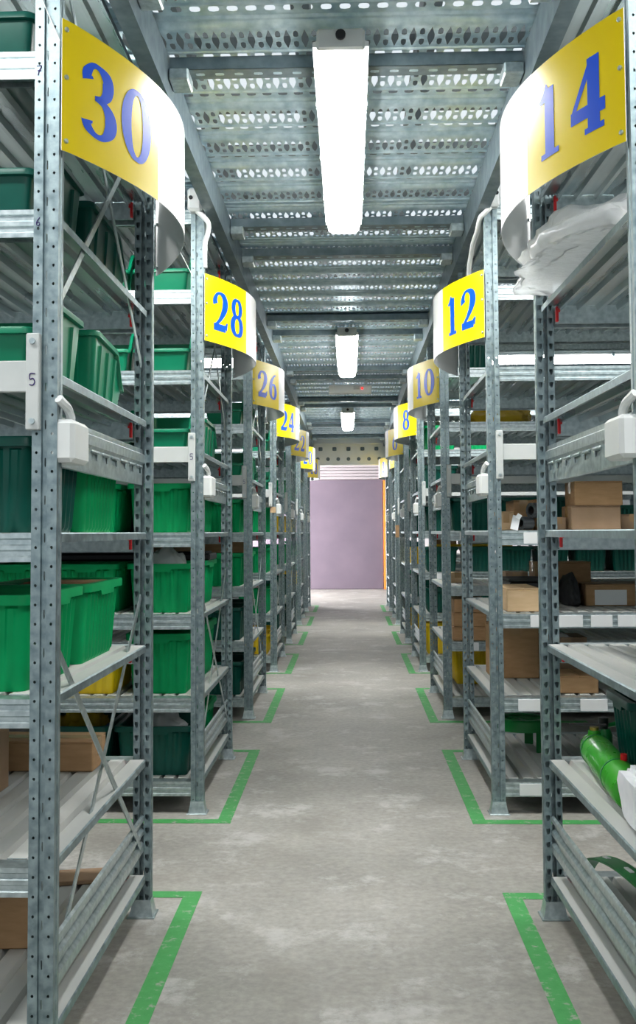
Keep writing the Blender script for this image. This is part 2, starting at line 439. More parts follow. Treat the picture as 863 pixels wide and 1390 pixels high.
# ------------------------------------------------------------------ racks
def post_mesh(height=2.30):
    """front web at y=0 with dimples and a slotted groove, open lipped back at y=.06; x 0...048"""
    mb = MB(); n = 64; p = height/n
    F = (0, -1, 0); U = (1, 0, 0); V = (0, 0, 1)
    dot = octo(.15, .085)
    mb.perf((0, 0, 0), U, V, F, 1, n, .018, p, dot)
    mb.perf((.030, 0, 0), U, V, F, 1, n, .018, p, dot)
    mb.perf((.019, .007, 0), U, V, F, 1, n//2, .010, 2*p, octo(.14, .13, .8))
    for a, b in ((.018, .019), (.030, .029)):
        mb.add([(a, 0, 0), (b, .007, 0), (b, .007, height), (a, 0, height)], [(0, 1, 2, 3)])
    # sides with a rolled bead
    for x, d in ((0, 1), (.048, -1)):
        line = [(x, 0), (x, .013), (x+d*.002, .015), (x+d*.002, .021), (x, .023), (x, .036)]
        vs = [(a, b, 0) for a, b in line] + [(a, b, height) for a, b in line]; m = len(line)
        mb.add(vs, [(i, i+1, m+i+1, m+i) for i in range(m-1)])
        inn = [(a+d*.002, b) for a, b in line]
        vs = [(a, b, 0) for a, b in inn] + [(a, b, height) for a, b in inn]
        mb.add(vs, [(i, i+1, m+i+1, m+i) for i in range(m-1)])
    B = (0, 1, 0)
    key = [(.30, 0), (.30, .20), (0, .22), (-.30, .20), (-.26, 0), (-.14, -.20), (0, -.22), (.14, -.20)]
    mb.perf((0, .036, 0), U, V, B, 1, n, .018, p, key)
    mb.perf((.030, .036, 0), U, V, B, 1, n, .018, p, key)
    for x, d in ((.018, 1), (.030, -1)):
        mb.add([(x, .036, 0), (x, .026, 0), (x, .026, height), (x, .036, height)], [(0, 1, 2, 3)])
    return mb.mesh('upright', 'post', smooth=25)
POST = post_mesh()
def foot_mesh():
    mb = MB()
    rect = lambda m, z: [(-m, -m, z), (.048+m, -m, z), (.048+m, .036+m, z), (-m, .036+m, z)]
    mb.loft([rect(.008, .003), rect(.007, .010), rect(.002, .036), rect(.0012, .046)], caps=(True, True))
    mb.box(-.014, .062, -.016, .052, 0, .004, .001)
    for x in (.012, .036): mb.tube([(x, -.002, .034), (x, -.007, .034)], .004, 8)
    return mb.mesh('foot', 'galv', smooth=25)
FOOT = foot_mesh()
BEAM = [(0, 0), (0, -.009), (.0045, -.012), (.0045, -.020), (0, -.023), (0, -.031), (.0045, -.034), (.0045, -.042), (0, -.045), (0, -.054), (.012, -.054), (.012, -.051), (.006, -.049), (.006, -.004), (.045, -.004), (.045, -.05), (.05, -.05), (.05, 0)]
def shelf_profile():
    pts = [(0, -.019), (0, -.003), (.003, 0)]
    o = .003
    while o < BAY - .06:
        pts += [(o+.038, 0), (o+.043, -.015), (o+.050, -.015), (o+.055, 0)]
        o += .055
    return pts
SHELF = shelf_profile()
GUARD = [(0, 0), (-.005, .004), (-.005, .022), (.003, .030), (.003, .042), (-.005, .050), (-.005, .058), (.003, .066), (.003, .078), (-.005, .086), (-.005, .096), (0, .1)]
def build_rack(s, name='storage_rack'):
    A = INNER[s]
    X = lambda o: s*o
    t = thing(name, '', 'shelving rack', (s*A, 0, 0), 0, 'shelving racks along the aisle')
    for o in (0, BAY):
        for far in (0, 1):
            p = link('upright', POST, t)
            if far: p.location = (X(o) + (.048 if s > 0 else 0), DEPTH, 0); p.rotation_euler = (0, 0, PI)
            else: p.location = (X(o) - (.048 if s < 0 else 0), 0, 0)
            link('foot', FOOT, p)
    me_b = {}
    for lv in range(1, 9):
        z = LV[lv]
        for far in (0, 1):
            if lv == 5 and not far: continue
            if lv == 8 and not far and False: continue
            if far not in me_b:
                mb = MB()
                mb.extrude([((DEPTH-a-.004) if far else a+.004, b) for a, b in BEAM], 'x', X(.049), X(BAY-.002))
                me_b[far] = mb.mesh('beam', 'galv', smooth=0)
            bo = link('beam', me_b[far], t, (0, 0, z))
            if far:
                mb = MB(); mb.box(X(.049), X(.056), DEPTH-.066, DEPTH-.055, -.046, -.004, .001)
                mb.box(X(.052), X(.060), DEPTH-.068, DEPTH-.06, -.02, -.01, .001)
                c = mb.build('safety_clip', 'red', bo); c['label'] = 'red safety clip'
    mb = MB(); mb.sheet([(X(a+.010), b) for a, b in SHELF], -.0016*s, 'y', .056, DEPTH-.056)
    me_s = mb.mesh('shelf_panel', ['dusty', 'panel', 'post'], smooth=0, weld=False)
    for lv in range(1, 9): link('shelf_panel', me_s, t, (0, 0, LV[lv]+.0015))
    # guard rail by the floor and cable duct at mid height, both on the aisle side
    mb = MB(); mb.extrude([(X(.024+a), .176+b) for a, b in offset_sheet(GUARD, .002)], 'y', .037, DEPTH-.037)
    mb.build('guard_rail', 'galv', t, smooth=20)
    mb = MB()
    mb.extrude([(X(a+.024), b) for a, b in offset_sheet([(.012, 1.184), (0, 1.184), (0, 1.205)], -.002)], 'y', .037, DEPTH-.037)
    mb.extrude([(X(a+.024), b) for a, b in offset_sheet([(0, 1.240), (-.006, 1.246), (-.006, 1.268), (0, 1.272), (0, 1.284), (.012, 1.284)], -.002)], 'y', .037, DEPTH-.037)
    mb.perf((X(.024), .037, 1.205), (0, 1, 0), (0, 0, 1), (-s, 0, 0), 9, 1, (DEPTH-.074)/9, .035, rect8(.30, .2), .002)
    for q in range(9):
        yc = .037+(q+.5)*(DEPTH-.074)/9
        mb.box(X(.0195), X(.0238), yc-.033, yc+.033, 1.231, 1.237, .002)
    mb.box(X(.028), X(.036), .062, DEPTH-.062, 1.19, 1.28, .001)
    mb.build('cable_duct', 'galv', t, smooth=20)
    mb = MB(); mb.box(X(-.032), X(.018), .002, .120, 1.186, 1.268, .008)
    jb = mb.build('junction_box', 'pvc', t); jb['label'] = 'white junction box'
    pth = catmull([(X(-.012), .05, 1.262), (X(-.013), .048, 1.277), (X(-.012), .030, 1.291), (X(-.010), .010, 1.297), (X(-.004), -.004, 1.306)], 5)
    mb = MB(); mb.tube(pth, .009, 8); mb.build('conduit', 'pvc', jb)
    # grey label bar bolted across the front at the fifth level
    mb = MB(); mb.box(X(.040), X(BAY), -.012, -.002, 1.318, 1.378, .002); mb.box(X(.049), X(BAY-.002), -.002, .05, 1.345, 1.360, .002)
    bar = mb.build('label_bar', 'paint', t); bar['label'] = 'grey painted cross bar'
    mb = MB(); mb.box(X(.030), X(.056), -.016, -.001, 1.246, 1.430, .002)
    bp = mb.build('bracket_plate', 'paint', bar)
    mb = MB()
    for z in (1.262, 1.414): mb.tube([(X(.043), -.016, z), (X(.043), -.021, z)], .006, 8)
    mb.build('bolt', 'galv', bar)
    if s < 0:
        for (p, q, o) in (((.06, 1.50), (DEPTH-.06, 2.20), .018), ((DEPTH-.05, 1.52), (.05, 2.28), .026),
                          ((.05, .845), (DEPTH-.08, .20), .018), ((DEPTH-.05, .875), (.10, .20), .026)):
            mb = MB(); mb.bar((X(o), p[0], p[1]), (X(o), q[0], q[1]), .018, .003); mb.build('brace', 'galv', t)
    return t
def rack_label(no):
    return 'galvanised steel shelving rack that carries the yellow sign %s' % no
RACK = {}
for s, nos in ((-1, LEFT_NO), (1, RIGHT_NO)):
    base = build_rack(s)
    for k, no in enumerate(nos):
        r = base if k == 0 else dup(base, base.location.copy())
        r.location.y = NEAR + PITCH*k; r['label'] = rack_label(no); RACK[no] = r
# second racks start with the conduit boxes on top of the near post
for no, s in (('28', -1), ('12', 1)):
    mb = MB(); X = lambda o: s*o
    mb.box(X(-.002), X(.054), -.055, -.004, 2.275, 2.366, .010)
    j = mb.build('junction_box', 'pvc', RACK[no]); j['label'] = 'white conduit box on the post top'
    mb = MB(); mb.tube([(X(.040), -.055, 2.325), (X(.040), -.058, 2.325)], .008, 8); mb.build('cable_gland', 'black', j)
    mb = MB()
    if s < 0: pth = [(X(.02), -.03, 2.28), (X(0), -.03, 2.262), (X(-.022), -.025, 2.235), (X(-.02), -.015, 2.20), (X(-.008), .0, 2.17), (X(-.004), .008, 2.12), (X(-.004), .010, 2.07)]
    else: pth = [(X(.02), -.03, 2.28), (X(0), -.02, 2.26), (X(-.014), .02, 2.25), (X(-.016), .10, 2.22), (X(-.014), .25, 2.215), (X(-.012), .40, 2.16), (X(-.006), .47, 2.11)]
    mb.tube(catmull(pth, 6), .010, 10); mb.build('conduit', 'pvc', j)
# handwritten level numbers in marker pen
STROKES = {'5': [[(.9, 1), (.2, 1), (.15, .55), (.6, .6), (.85, .3), (.6, .02), (.1, .08)]],
           '7': [[(.05, 1), (.9, 1), (.45, .45), (.3, 0)], [(.2, .5), (.8, .5)]],
           '6': [[(.8, 1), (.3, .6), (.12, .25), (.45, 0), (.8, .2), (.6, .45), (.15, .3)]]}
def hand(no, ch, o, y, z, h):
    mb = MB(); s = -1 if no in LEFT_NO else 1
    for st in STROKES[ch]:
        pts = [(s*o + (a-.5)*h*.6, y, z+b*h) for a, b in st]
        mb.tube(catmull(pts, 4), h*.055, 6)
    b = mb.build('handwritten_number', 'ink', RACK[no]); b['label'] = 'handwritten %s in dark marker' % ch
hand('30', '7', .039, -.0006, 1.935, .018); hand('30', '6', .039, -.0006, 1.640, .016)
hand('30', '5', .043, -.0166, 1.330, .022); hand('28', '5', .043, -.0166, 1.328, .022); hand('26', '5', .043, -.0166, 1.328, .022)
mb = MB(); mb.box(.002, .046, -.002, -.0004, .985, 1.125, .0004); b = mb.build('post_label', 'card', RACK['4']); b['label'] = 'tan paper label on the post'
mb = MB(); mb.box(-.045, -.004, -.002, -.0004, 1.20, 1.245, .0004); b = mb.build('post_label', 'card2', RACK['24']); b['label'] = 'small brown sticker on the post'
# white label holders on the beams of the right-hand racks
def beam_label(no, lv, o0, o1):
    s = 1; mb = MB(); mb.box(o0, o1, .0005, .0043, LV[lv]-.049, LV[lv]-.006, .0006)
    b = mb.build('shelf_label', 'white', RACK[no]); b['label'] = 'white blank shelf label'
for no, lv, o0, o1 in (('12', 4, .13, .19), ('12', 3, .15, .19), ('12', 3, .25, .345), ('12', 3, .375, .455), ('12', 3, .475, .56), ('12', 2, .10, .20), ('12', 2, .33, .43),
                       ('12', 1, .10, .21), ('12', 1, .31, .40), ('10', 2, .16, .20), ('10', 2, .27, .33), ('10', 4, .10, .22), ('10', 4, .4, .5),
                       ('10', 5, .1, .2), ('8', 4, .12, .22), ('8', 3, .1, .2)):
    beam_label(no, lv, o0, o1)

r14 = RACK['14']; r14.location.x += .013; r14.rotation_euler.z = .0134      # the near frame stands a little splayed
# ------------------------------------------------------------------ signs
DIG = {
 '1': [[(.54, .03, .030), (.54, .95, .030)], [(.24, .018, .010), (.84, .018, .010)], [(.54, .93, .032), (.38, .85, .018), (.20, .80, .007)]],
 '2': [[(.19, .67, .028), (.16, .76, .024), (.28, .92, .012), (.48, .965, .010), (.72, .88, .026), (.79, .72, .033), (.70, .52, .027), (.45, .28, .015), (.12, .08, .010)],
       [(.08, .075, .023), (.82, .075, .023)], [(.80, .075, .023), (.93, .24, .005)]],
 '3': [[(.20, .74, .028), (.18, .82, .022), (.32, .945, .011), (.50, .955, .011), (.72, .85, .029), (.72, .69, .028), (.58, .56, .014), (.38, .53, .008)],
       [(.38, .53, .008), (.62, .50, .015), (.80, .36, .031), (.80, .21, .031), (.62, .055, .013), (.40, .03, .010), (.20, .11, .020), (.17, .19, .029)]],
 '4': [[(.66, .95, .014), (.10, .30, .010)], [(.06, .275, .022), (.97, .275, .022)], [(.68, .03, .030), (.68, .97, .030)], [(.44, .016, .010), (.94, .016, .010)]],
 '6': [[(.84, .965, .006), (.58, .88, .012), (.30, .66, .026), (.21, .42, .031), (.22, .24, .031)]],
 '0': [], '8': []}
def ellipse(cx, cy, rx, ry, wth, wtn):
    return [(cx+rx*math.cos(a), cy+ry*math.sin(a), wtn+(wth-wtn)*abs(math.cos(a))**1.4) for a in [2*PI*i/48 for i in range(49)]]
RINGS = {'0': [ellipse(.5, .5, .36, .475, .031, .009)],
         '6': [ellipse(.52, .30, .32, .275, .031, .009)],
         '8': [ellipse(.5, .74, .28, .225, .027, .009), ellipse(.5, .27, .34, .245, .031, .010)]}
DW, DH = .116, .152
SIGN_Z0, SIGN_H, BULGE = 1.786, .260, .150
def sign_curve(s, n=120, BULGE=BULGE):
    A = INNER[s]
    pts = []
    for i in range(n+1):
        q = i/n
        pts.append(Vector((s*(A-.006-BULGE*max(math.sin(PI*q), 0)**.9), -.004+q*(DEPTH+.008), 0)))
    L = [0]
    for a, b in zip(pts, pts[1:]): L.append(L[-1]+(b-a).length)
    def at(u):
        u = min(max(u, 0), L[-1]-1e-6)
        i = max(k for k in range(n) if L[k] <= u)
        f = (u-L[i])/(L[i+1]-L[i]); p = pts[i].lerp(pts[i+1], f)
        d = (pts[i+1]-pts[i]).normalized(); nrm = Vector((d.y, -d.x, 0))*(1 if s < 0 else -1)
        return p, nrm
    return at, L[-1]
def make_sign(s, no, y0):
    at, T = sign_curve(s, BULGE={'4': .035, '2': .105}.get(no, BULGE))      # the last two hang flatter
    t = thing('aisle_sign', 'bowed yellow and white sign with blue number %s on the %s of the aisle' % (no, 'left' if s < 0 else 'right'),
              'sign', (0, y0, 0), 0, 'numbered aisle signs')
    cuts = [0, .337, T-.337, T]
    for (a, b, nm, mt) in ((0, .337, 'printed_panel', 'syel'), (.337, T-.337, 'blank_panel', 'swht'), (T-.337, T, 'printed_panel', 'syel')):
        mb = MB(); n = 24; rings = []
        for i in range(n+1):
            p, nr = at(a+(b-a)*i/n)
            rings.append([p+Vector((0, 0, SIGN_Z0)), p+Vector((0, 0, SIGN_Z0+SIGN_H)), p-nr*.0016+Vector((0, 0, SIGN_Z0+SIGN_H)), p-nr*.0016+Vector((0, 0, SIGN_Z0))])
        vs = [q for r in rings for q in r]; fs = []; mi = []
        for i in range(n):
            for j in range(4):
                f = (i*4+j, i*4+(j+1) % 4, (i+1)*4+(j+1) % 4, (i+1)*4+j)
                mb.f.append(f); mb.mi.append(0 if j == 0 else 1)
        mb.v = [tuple(q) for q in vs]
        mb.f += [(3, 2, 1, 0), (n*4, n*4+1, n*4+2, n*4+3)]; mb.mi += [1, 1]
        o = mb.build(nm, [mt, 'swht'], t, smooth=30)
        o['label'] = 'yellow end of the sign' if mt == 'syel' else 'white middle of the sign'
    W = DW*len(no)+.018*(len(no)-1); u0 = .045+.255/2-W/2 + (.012 if len(no) == 1 else 0); zc = SIGN_Z0+SIGN_H/2-DH/2
    for i, c in enumerate(no):
        mb = MB()
        x0 = u0+i*(DW+.018)
        for st in [catmull(p, 10) if len(p) > 2 else [tuple(a+(b-a)*k/10 for a, b in zip(*p)) for k in range(11)] for p in DIG[c]] + RINGS.get(c, []):
            P = [(a*DW, b*DH, w) for a, b, w in st]; pr = []
            for k in range(len(P)):
                a = P[max(k-1, 0)]; b = P[min(k+1, len(P)-1)]
                if c in RINGS and st in RINGS[c]:
                    if k == 0 or k == len(P)-1: a, b = P[-2], P[1]
                dx, dy = b[0]-a[0], b[1]-a[1]; l = math.hypot(dx, dy) or 1
                h = P[k][2]*.60
                pr.append([(P[k][0]-dy/l*h, P[k][1]+dx/l*h), (P[k][0]+dy/l*h, P[k][1]-dx/l*h)])
            rows = []
            for (l_, r_) in pr:
                row = []
                for q in (0, .33, .67, 1):
                    u = l_[0]+(r_[0]-l_[0])*q; v = l_[1]+(r_[1]-l_[1])*q
                    uu = x0+u; uu = uu if s < 0 else (.345-uu)
                    p, nr = at(uu); row.append(p+nr*.0009+Vector((0, 0, zc+v)))
                rows.append(row)
            mb.loft(rows, caps=(False, False), closed=False)
        d = mb.build('numeral', 'sblu', t, smooth=60); d['label'] = 'blue numeral %s' % c
    for z in (SIGN_Z0+.02, SIGN_Z0+SIGN_H*.56, SIGN_Z0+SIGN_H-.02):
        for u in (.010, T-.010):
            p, nr = at(u); mb = MB(); q = p+Vector((0, 0, z))
            mb.tube([q-nr*.006, q+nr*.003, q+nr*.0045], [.005, .005, .003], 8); mb.build('screw', 'galv', t)
    return t
for k, no in enumerate(LEFT_NO): make_sign(-1, no, NEAR+PITCH*k)
for k, no in enumerate(RIGHT_NO):
    sg = make_sign(1, no, NEAR+PITCH*k)
    if no == '14': sg.location.x += .010; sg.rotation_euler.z = .010

# ------------------------------------------------------------------ painted floor lines
for s, nos in ((-1, LEFT_NO), (1, RIGHT_NO)):
    for k, no in enumerate(nos):
        y0 = NEAR+PITCH*k-.125; y1 = NEAR+PITCH*k+DEPTH+.165; w = .05
        xi = .437; xo = 1.3
        mb = MB()
        mb.box(s*xi, s*(xi+w), y0, y1, .0002, .0014, 0); mb.box(s*(xi+w), s*xo, y0, y0+w, .0002, .0014, 0); mb.box(s*(xi+w), s*xo, y1-w, y1, .0002, .0014, 0)
        tag(mb.build('floor_line', 'line', None, smooth=0), 'green painted floor line around the foot of rack %s' % no, 'floor line', 'green lines painted round the racks')

# ------------------------------------------------------------------ crates and bins
def rounded(W, L, r, step=.0075, flute=0., pitch=.03, ref=None):
    """perimeter points (x, y, tangential pos) counter clockwise"""
    pts = []
    hx, hy = W/2, L/2
    sides = [((-hx+r, -hy), (hx-r, -hy), (0, -1)), ((hx, -hy+r), (hx, hy-r), (1, 0)), ((hx-r, hy), (-hx+r, hy), (0, 1)), ((-hx, hy-r), (-hx, -hy+r), (-1, 0))]
    for i, (a, b, n) in enumerate(sides):
        l = math.dist(a, b); m = max(2, int((ref or (.23, .34))[i % 2]/step))
        for k in range(m+1):
            f = k/m; d = (f-.5)*l
            ph = (d/pitch) % 1.0
            fl = flute*(1 if .18 < ph < .62 else 0) if abs(d) < l/2-.006 else 0
            pts.append((a[0]+(b[0]-a[0])*f+n[0]*fl, a[1]+(b[1]-a[1])*f+n[1]*fl, abs(d)/l))
        c = [(hx-r, -hy+r), (hx-r, hy-r), (-hx+r, hy-r), (-hx+r, -hy+r)][i]
        for k in (1, 2):
            an = -PI/2+i*PI/2+k*PI/6
            pts.append((c[0]+r*math.cos(an), c[1]+r*math.sin(an), .5))
    return pts
CW, CL, CH = .258, .375, .190
def crate_meshes(W, L, H, mat, pitch=.034, flute=.006):
    base = rounded(W-.03, L-.03, .02, flute=flute, pitch=pitch)
    flat = rounded(W-.03, L-.03, .02, pitch=pitch)
    rim = rounded(W, L, .026); n = len(base)
    sc = lambda pts, f, z: [(p[0]*f, p[1]*f, z) for p in pts]
    b = MB()
    b.loft([sc(flat, .89, 0), sc(flat, .895, .004), sc(base, .90, .012), sc(base, .985, H*.86), sc(flat, .985, H*.88), sc(flat, .99, H-.004),
            sc(flat, .965, H-.004), sc(flat, .875, .010)], caps=(True, True))
    r = MB()
    zz = lambda pts, z, f=1, dr=0: [(p[0]*f, p[1]*f, z-(dr if p[2] < .2 else 0)) for p in pts]
    r.loft([zz(flat, H*.90, .992, .008), zz(rim, H*.895, .998, .012), zz(rim, H-.004), zz(rim, H, .99), zz(flat, H, .985), zz(flat, H-.006, .97)], caps=(False, False))
    return b.mesh('crate_body', mat, smooth=35), r.mesh('rim', mat, smooth=35)
def bin_meshes(W, L, H, mat, low=.5):
    """open-fronted picking bin, front towards -y"""
    flat = rounded(W-.016, L-.016, .014, step=.008); rim = rounded(W, L, .02, step=.008)
    def hz(y):
        f = (y+L/2)/L
        if f < .06: return H*low
        if f < .30:
            q = (f-.06)/.24; return H*(low+(1-low)*(q*q*(3-2*q)))
        return H
    b = MB()
    taper = lambda pts, f, z: [(p[0]*f, p[1]*f, z) for p in pts]
    top = lambda pts, f, d: [(p[0]*f, p[1]*f, hz(p[1])+d) for p in pts]
    b.loft([taper(flat, .88, 0), taper(flat, .885, .004), top(flat, .99, -.012), top(flat, .99, -.003), top(flat, .965, -.003), taper(flat, .86, .008)])
    r = MB(); r.loft([top(flat, .99, -.014), top(rim, 1, -.013), top(rim, 1, -.003), top(rim, .99, 0), top(flat, .965, 0), top(flat, .96, -.006)], caps=(False, False))
    g = MB()      # tapered stiffeners on the side and back walls
    for s in (-1, 1):
        for y in (-.08, .02, .12):
            y *= L/.4
            def prof(w, z, d): 
                xo = s*((W-.016)/2*(.885+.105*z/H)); yy = y
                return [(xo-s*.004, yy-w, z), (xo+s*d, yy-w*.6, z), (xo+s*d, yy+w*.6, z), (xo-s*.004, yy+w, z)]
            g.loft([prof(.010, .006, .004), prof(.020, H*.84, .007)])
    for x in (-.05, .05):
        yo = lambda z: (L-.016)/2*(.885+.105*z/H)
        pr = lambda w, z, d: [(x-w, yo(z)-.004, z), (x-w*.6, yo(z)+d, z), (x+w*.6, yo(z)+d, z), (x+w, yo(z)-.004, z)]
        g.loft([pr(.010, .006, .004), pr(.018, H*.84, .007)])
    return b.mesh('bin_body', mat, smooth=35), r.mesh('rim', mat, smooth=35), g.mesh('stiffener_ribs', mat, smooth=20)
KIND = {}
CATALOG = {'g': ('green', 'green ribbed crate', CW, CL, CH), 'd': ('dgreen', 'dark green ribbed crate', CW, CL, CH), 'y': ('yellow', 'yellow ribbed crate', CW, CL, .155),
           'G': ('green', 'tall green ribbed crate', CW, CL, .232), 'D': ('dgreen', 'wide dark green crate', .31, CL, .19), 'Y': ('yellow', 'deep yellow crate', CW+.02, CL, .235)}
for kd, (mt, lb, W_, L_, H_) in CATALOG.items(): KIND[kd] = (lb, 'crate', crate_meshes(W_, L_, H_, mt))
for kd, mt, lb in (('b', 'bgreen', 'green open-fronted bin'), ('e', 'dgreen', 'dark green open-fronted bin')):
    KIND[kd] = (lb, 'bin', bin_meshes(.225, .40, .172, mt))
ROWW = ['front row', 'back row']
COLW = ['nearest the aisle', 'second from aisle', 'third from aisle', 'fourth from aisle', 'fifth from aisle', 'sixth from aisle']
# places where the photograph shows no crate at all
BARE = {'30': [(7, 0, 1)], '22': [(4, 0, 1), (5, 0, 1), (6, 0, 1)], '20': [(3, 0, 0), (3, 0, 1), (4, 0, 1), (5, 0, 1), (6, 0, 1)], '18': [(2, 0, 1), (3, 0, 1), (4, 0, 0), (4, 0, 1), (5, 0, 1)], '26': [(3, 1, 0)], '8': [(2, 2, 0), (2, 3, 0), (2, 4, 0), (2, 5, 0), (4, 2, 0), (4, 3, 0), (4, 4, 0), (5, 2, 0), (5, 3, 0), (5, 4, 0), (5, 5, 0), (6, 2, 0), (6, 3, 0), (6, 4, 0), (6, 5, 0), (1, 1, 0)], '6': [(5, 0, 1), (6, 0, 1)], '4': [(1, 0, 1), (2, 0, 1), (3, 0, 1), (4, 0, 0), (4, 0, 1), (5, 0, 1), (6, 0, 1)], '2': [(1, 0, 1), (2, 0, 1), (4, 0, 0), (5, 0, 0), (5, 0, 1), (6, 0, 1)]}
def put(no, lv, col, row, kd, o=None, y=None, rz=None, label=None):
    rz0 = random.uniform(-.018, .018)
    if (lv, col, row) in BARE.get(no, ()): return None
    left = no in LEFT_NO; s = -1 if left else 1; nos = LEFT_NO if left else RIGHT_NO; k = nos.index(no)
    lb, cat, mes = KIND[kd]
    if o is None: o = (.184+.283*col) if cat == 'crate' else (.165+.24*col)
    if y is None: y = (.255+.40*row) if cat == 'crate' else (.215+.45*row)
    if rz is None: rz = rz0 + (PI if (cat == 'bin' and row == 1) else 0)
    nm = 'storage_crate' if cat == 'crate' else 'picking_bin'
    label = label or '%s on %s shelf of rack %s, %s, %s' % (lb, ORD[lv], no, ROWW[row], COLW[col])
    loc = (s*(INNER[s]+o), NEAR+PITCH*k+y, LV[lv]+.0016)
    grp = '%ss on the racks' % lb
    if k <= 2:
        t = thing(nm, label, cat, loc, rz, grp)
        names = ['body', 'rim', 'stiffener_ribs']
        for n_, me in zip(names, mes): link(n_, me, t)
    else:
        key = kd+'joined'
        if key not in KIND:
            bm = bmesh.new()
            for me in mes: bm.from_mesh(me)
            me = bpy.data.meshes.new(nm); bm.to_mesh(me); bm.free(); me.materials.append(mes[0].materials[0]); KIND[key] = me
        t = tag(link(nm, KIND[key], None, loc, rz), label, cat, grp)
    return t
# left side ------------------------------------------------------------
for lv, kd in ((7, 'e'), (6, 'e'), (5, 'b')):
    put('30', lv, 0, 0, kd); put('30', lv, 0, 1, kd, y=.68, rz=PI+(.06 if lv == 5 else 0))
put('30', 4, 0, 0, 'd'); put('30', 4, 0, 1, 'g')
put('30', 3, 0, 0, 'g', y=.24); put('30', 3, 0, 1, 'g', y=.655)
for lv in (7, 6, 5):
    for c in (0, 1): put('28', lv, c, 0, 'b')
put('28', 5, 0, 1, 'b')
for c in (0, 1): put('28', 4, c, 0, 'g')
put('28', 4, 0, 1, 'g')
for c in (0, 1, 2): put('28', 3, c, 0, 'g')
put('28', 3, 0, 1, 'g')
put('28', 2, 0, 0, 'G'); put('28', 2, 1, 0, 'y'); put('28', 2, 0, 1, 'G')
put('28', 1, 0, 0, 'D', o=.205); put('28', 1, 1, 0, 'D', o=.53); put('28', 1, 0, 1, 'g')
for lv, kd in ((6, 'b'), (5, 'b')): put('26', lv, 0, 0, kd); put('26', lv, 0, 1, kd)
for lv, kd in ((4, 'g'), (3, 'g'), (2, 'd'), (1, 'd')): put('26', lv, 0, 0, kd); put('26', lv, 0, 1, 'g' if lv > 2 else kd)
for no, kinds in (('24', 'ygggbb'), ('22', 'ddgygb'), ('20', 'dyyygb'), ('18', 'dgggbb')):
    for lv, kd in enumerate(kinds, 1):
        put(no, lv, 0, 0, kd); put(no, lv, 0, 1, kd)
for c in (1, 2): put('28', 3, c, 1, 'g')
put('28', 4, 1, 1, 'd', o=.455)  # added crate, blocks the bright window behind the gap in the front row
for c in (1,): put('26', 3, c, 0, 'g')
# right side -----------------------------------------------------------
put('14', 2, 0, 1, 'd', o=.352, y=.795, rz=PI/2, label='dark green ribbed crate on rack 14 behind the white foam package')
for c in (0, 1, 2): put('10', 4, c, 0, 'd')
put('10', 1, 0, 0, 'Y', o=.235, y=.66, label='deep yellow crate on the bottom shelf of rack 10')
put('10', 7, 0, 0, 'd')
for lv in (2, 3, 4, 5):
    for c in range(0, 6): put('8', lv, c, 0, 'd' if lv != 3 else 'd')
for c in range(0, 6): put('8', 6, c, 0, 'g')
put('8', 1, 0, 0, 'Y'); put('8', 1, 1, 0, 'Y')
for no, kinds in (('6', 'ydyddb'), ('4', 'dgdddb'), ('2', 'dddddb')):
    for lv, kd in enumerate(kinds, 1):
        put(no, lv, 0, 0, kd); put(no, lv, 0, 1, kd)

# ------------------------------------------------------------------ cartons
def carton(x0, x1, y0, y1, z0, h, label, mat='card', rz=0., flaps=True, tape=True, paper=None, name='cardboard_box'):
    cx, cy = (x0+x1)/2, (y0+y1)/2; W, L = x1-x0, y1-y0
    t = thing(name, label, 'box', (cx, cy, z0), rz)
    mb = MB(); mb.box(-W/2, W/2, -L/2, L/2, .0005, h-.004, .003); mb.build('carton_body', mat, t)
    mb = MB(); g = .0012
    if W > L:
        mb.box(-W/2, W/2, -L/2, -g, h-.0045, h, .0012); mb.box(-W/2, W/2, g, L/2, h-.0045, h, .0012)
    else:
        mb.box(-W/2, -g, -L/2, L/2, h-.0045, h, .0012); mb.box(g, W/2, -L/2, L/2, h-.0045, h, .0012)
    mb.build('top_flaps', mat, t)
    if tape:
        mb = MB(); w = min(.022, min(W, L)*.2)
        if W > L:
            mb.box(-W/2-.0006, W/2+.0006, -w, w, h-.0005, h+.0006, .0002)
            for e in (-1, 1): mb.box(e*W/2, e*(W/2+.0007), -w, w, h-.045 if h > .07 else h*.5, h, .0001)
        else:
            mb.box(-w, w, -L/2-.0006, L/2+.0006, h-.0005, h+.0006, .0002)
            for e in (-1, 1): mb.box(-w, w, e*L/2, e*(L/2+.0007), h-.045 if h > .07 else h*.5, h, .0001)
        b = mb.build('tape', 'tape', t); b['label'] = 'shiny brown packing tape'
    if paper:
        a0, a1, b0, b1 = paper
        mb = MB(); mb.box(-W/2+a0, -W/2+a1, -L/2-.0012, -L/2-.0001, b0, b1, .0001); b = mb.build('address_label', 'white', t); b['label'] = 'white paper label'
    return t
YL = lambda k: NEAR+PITCH*k
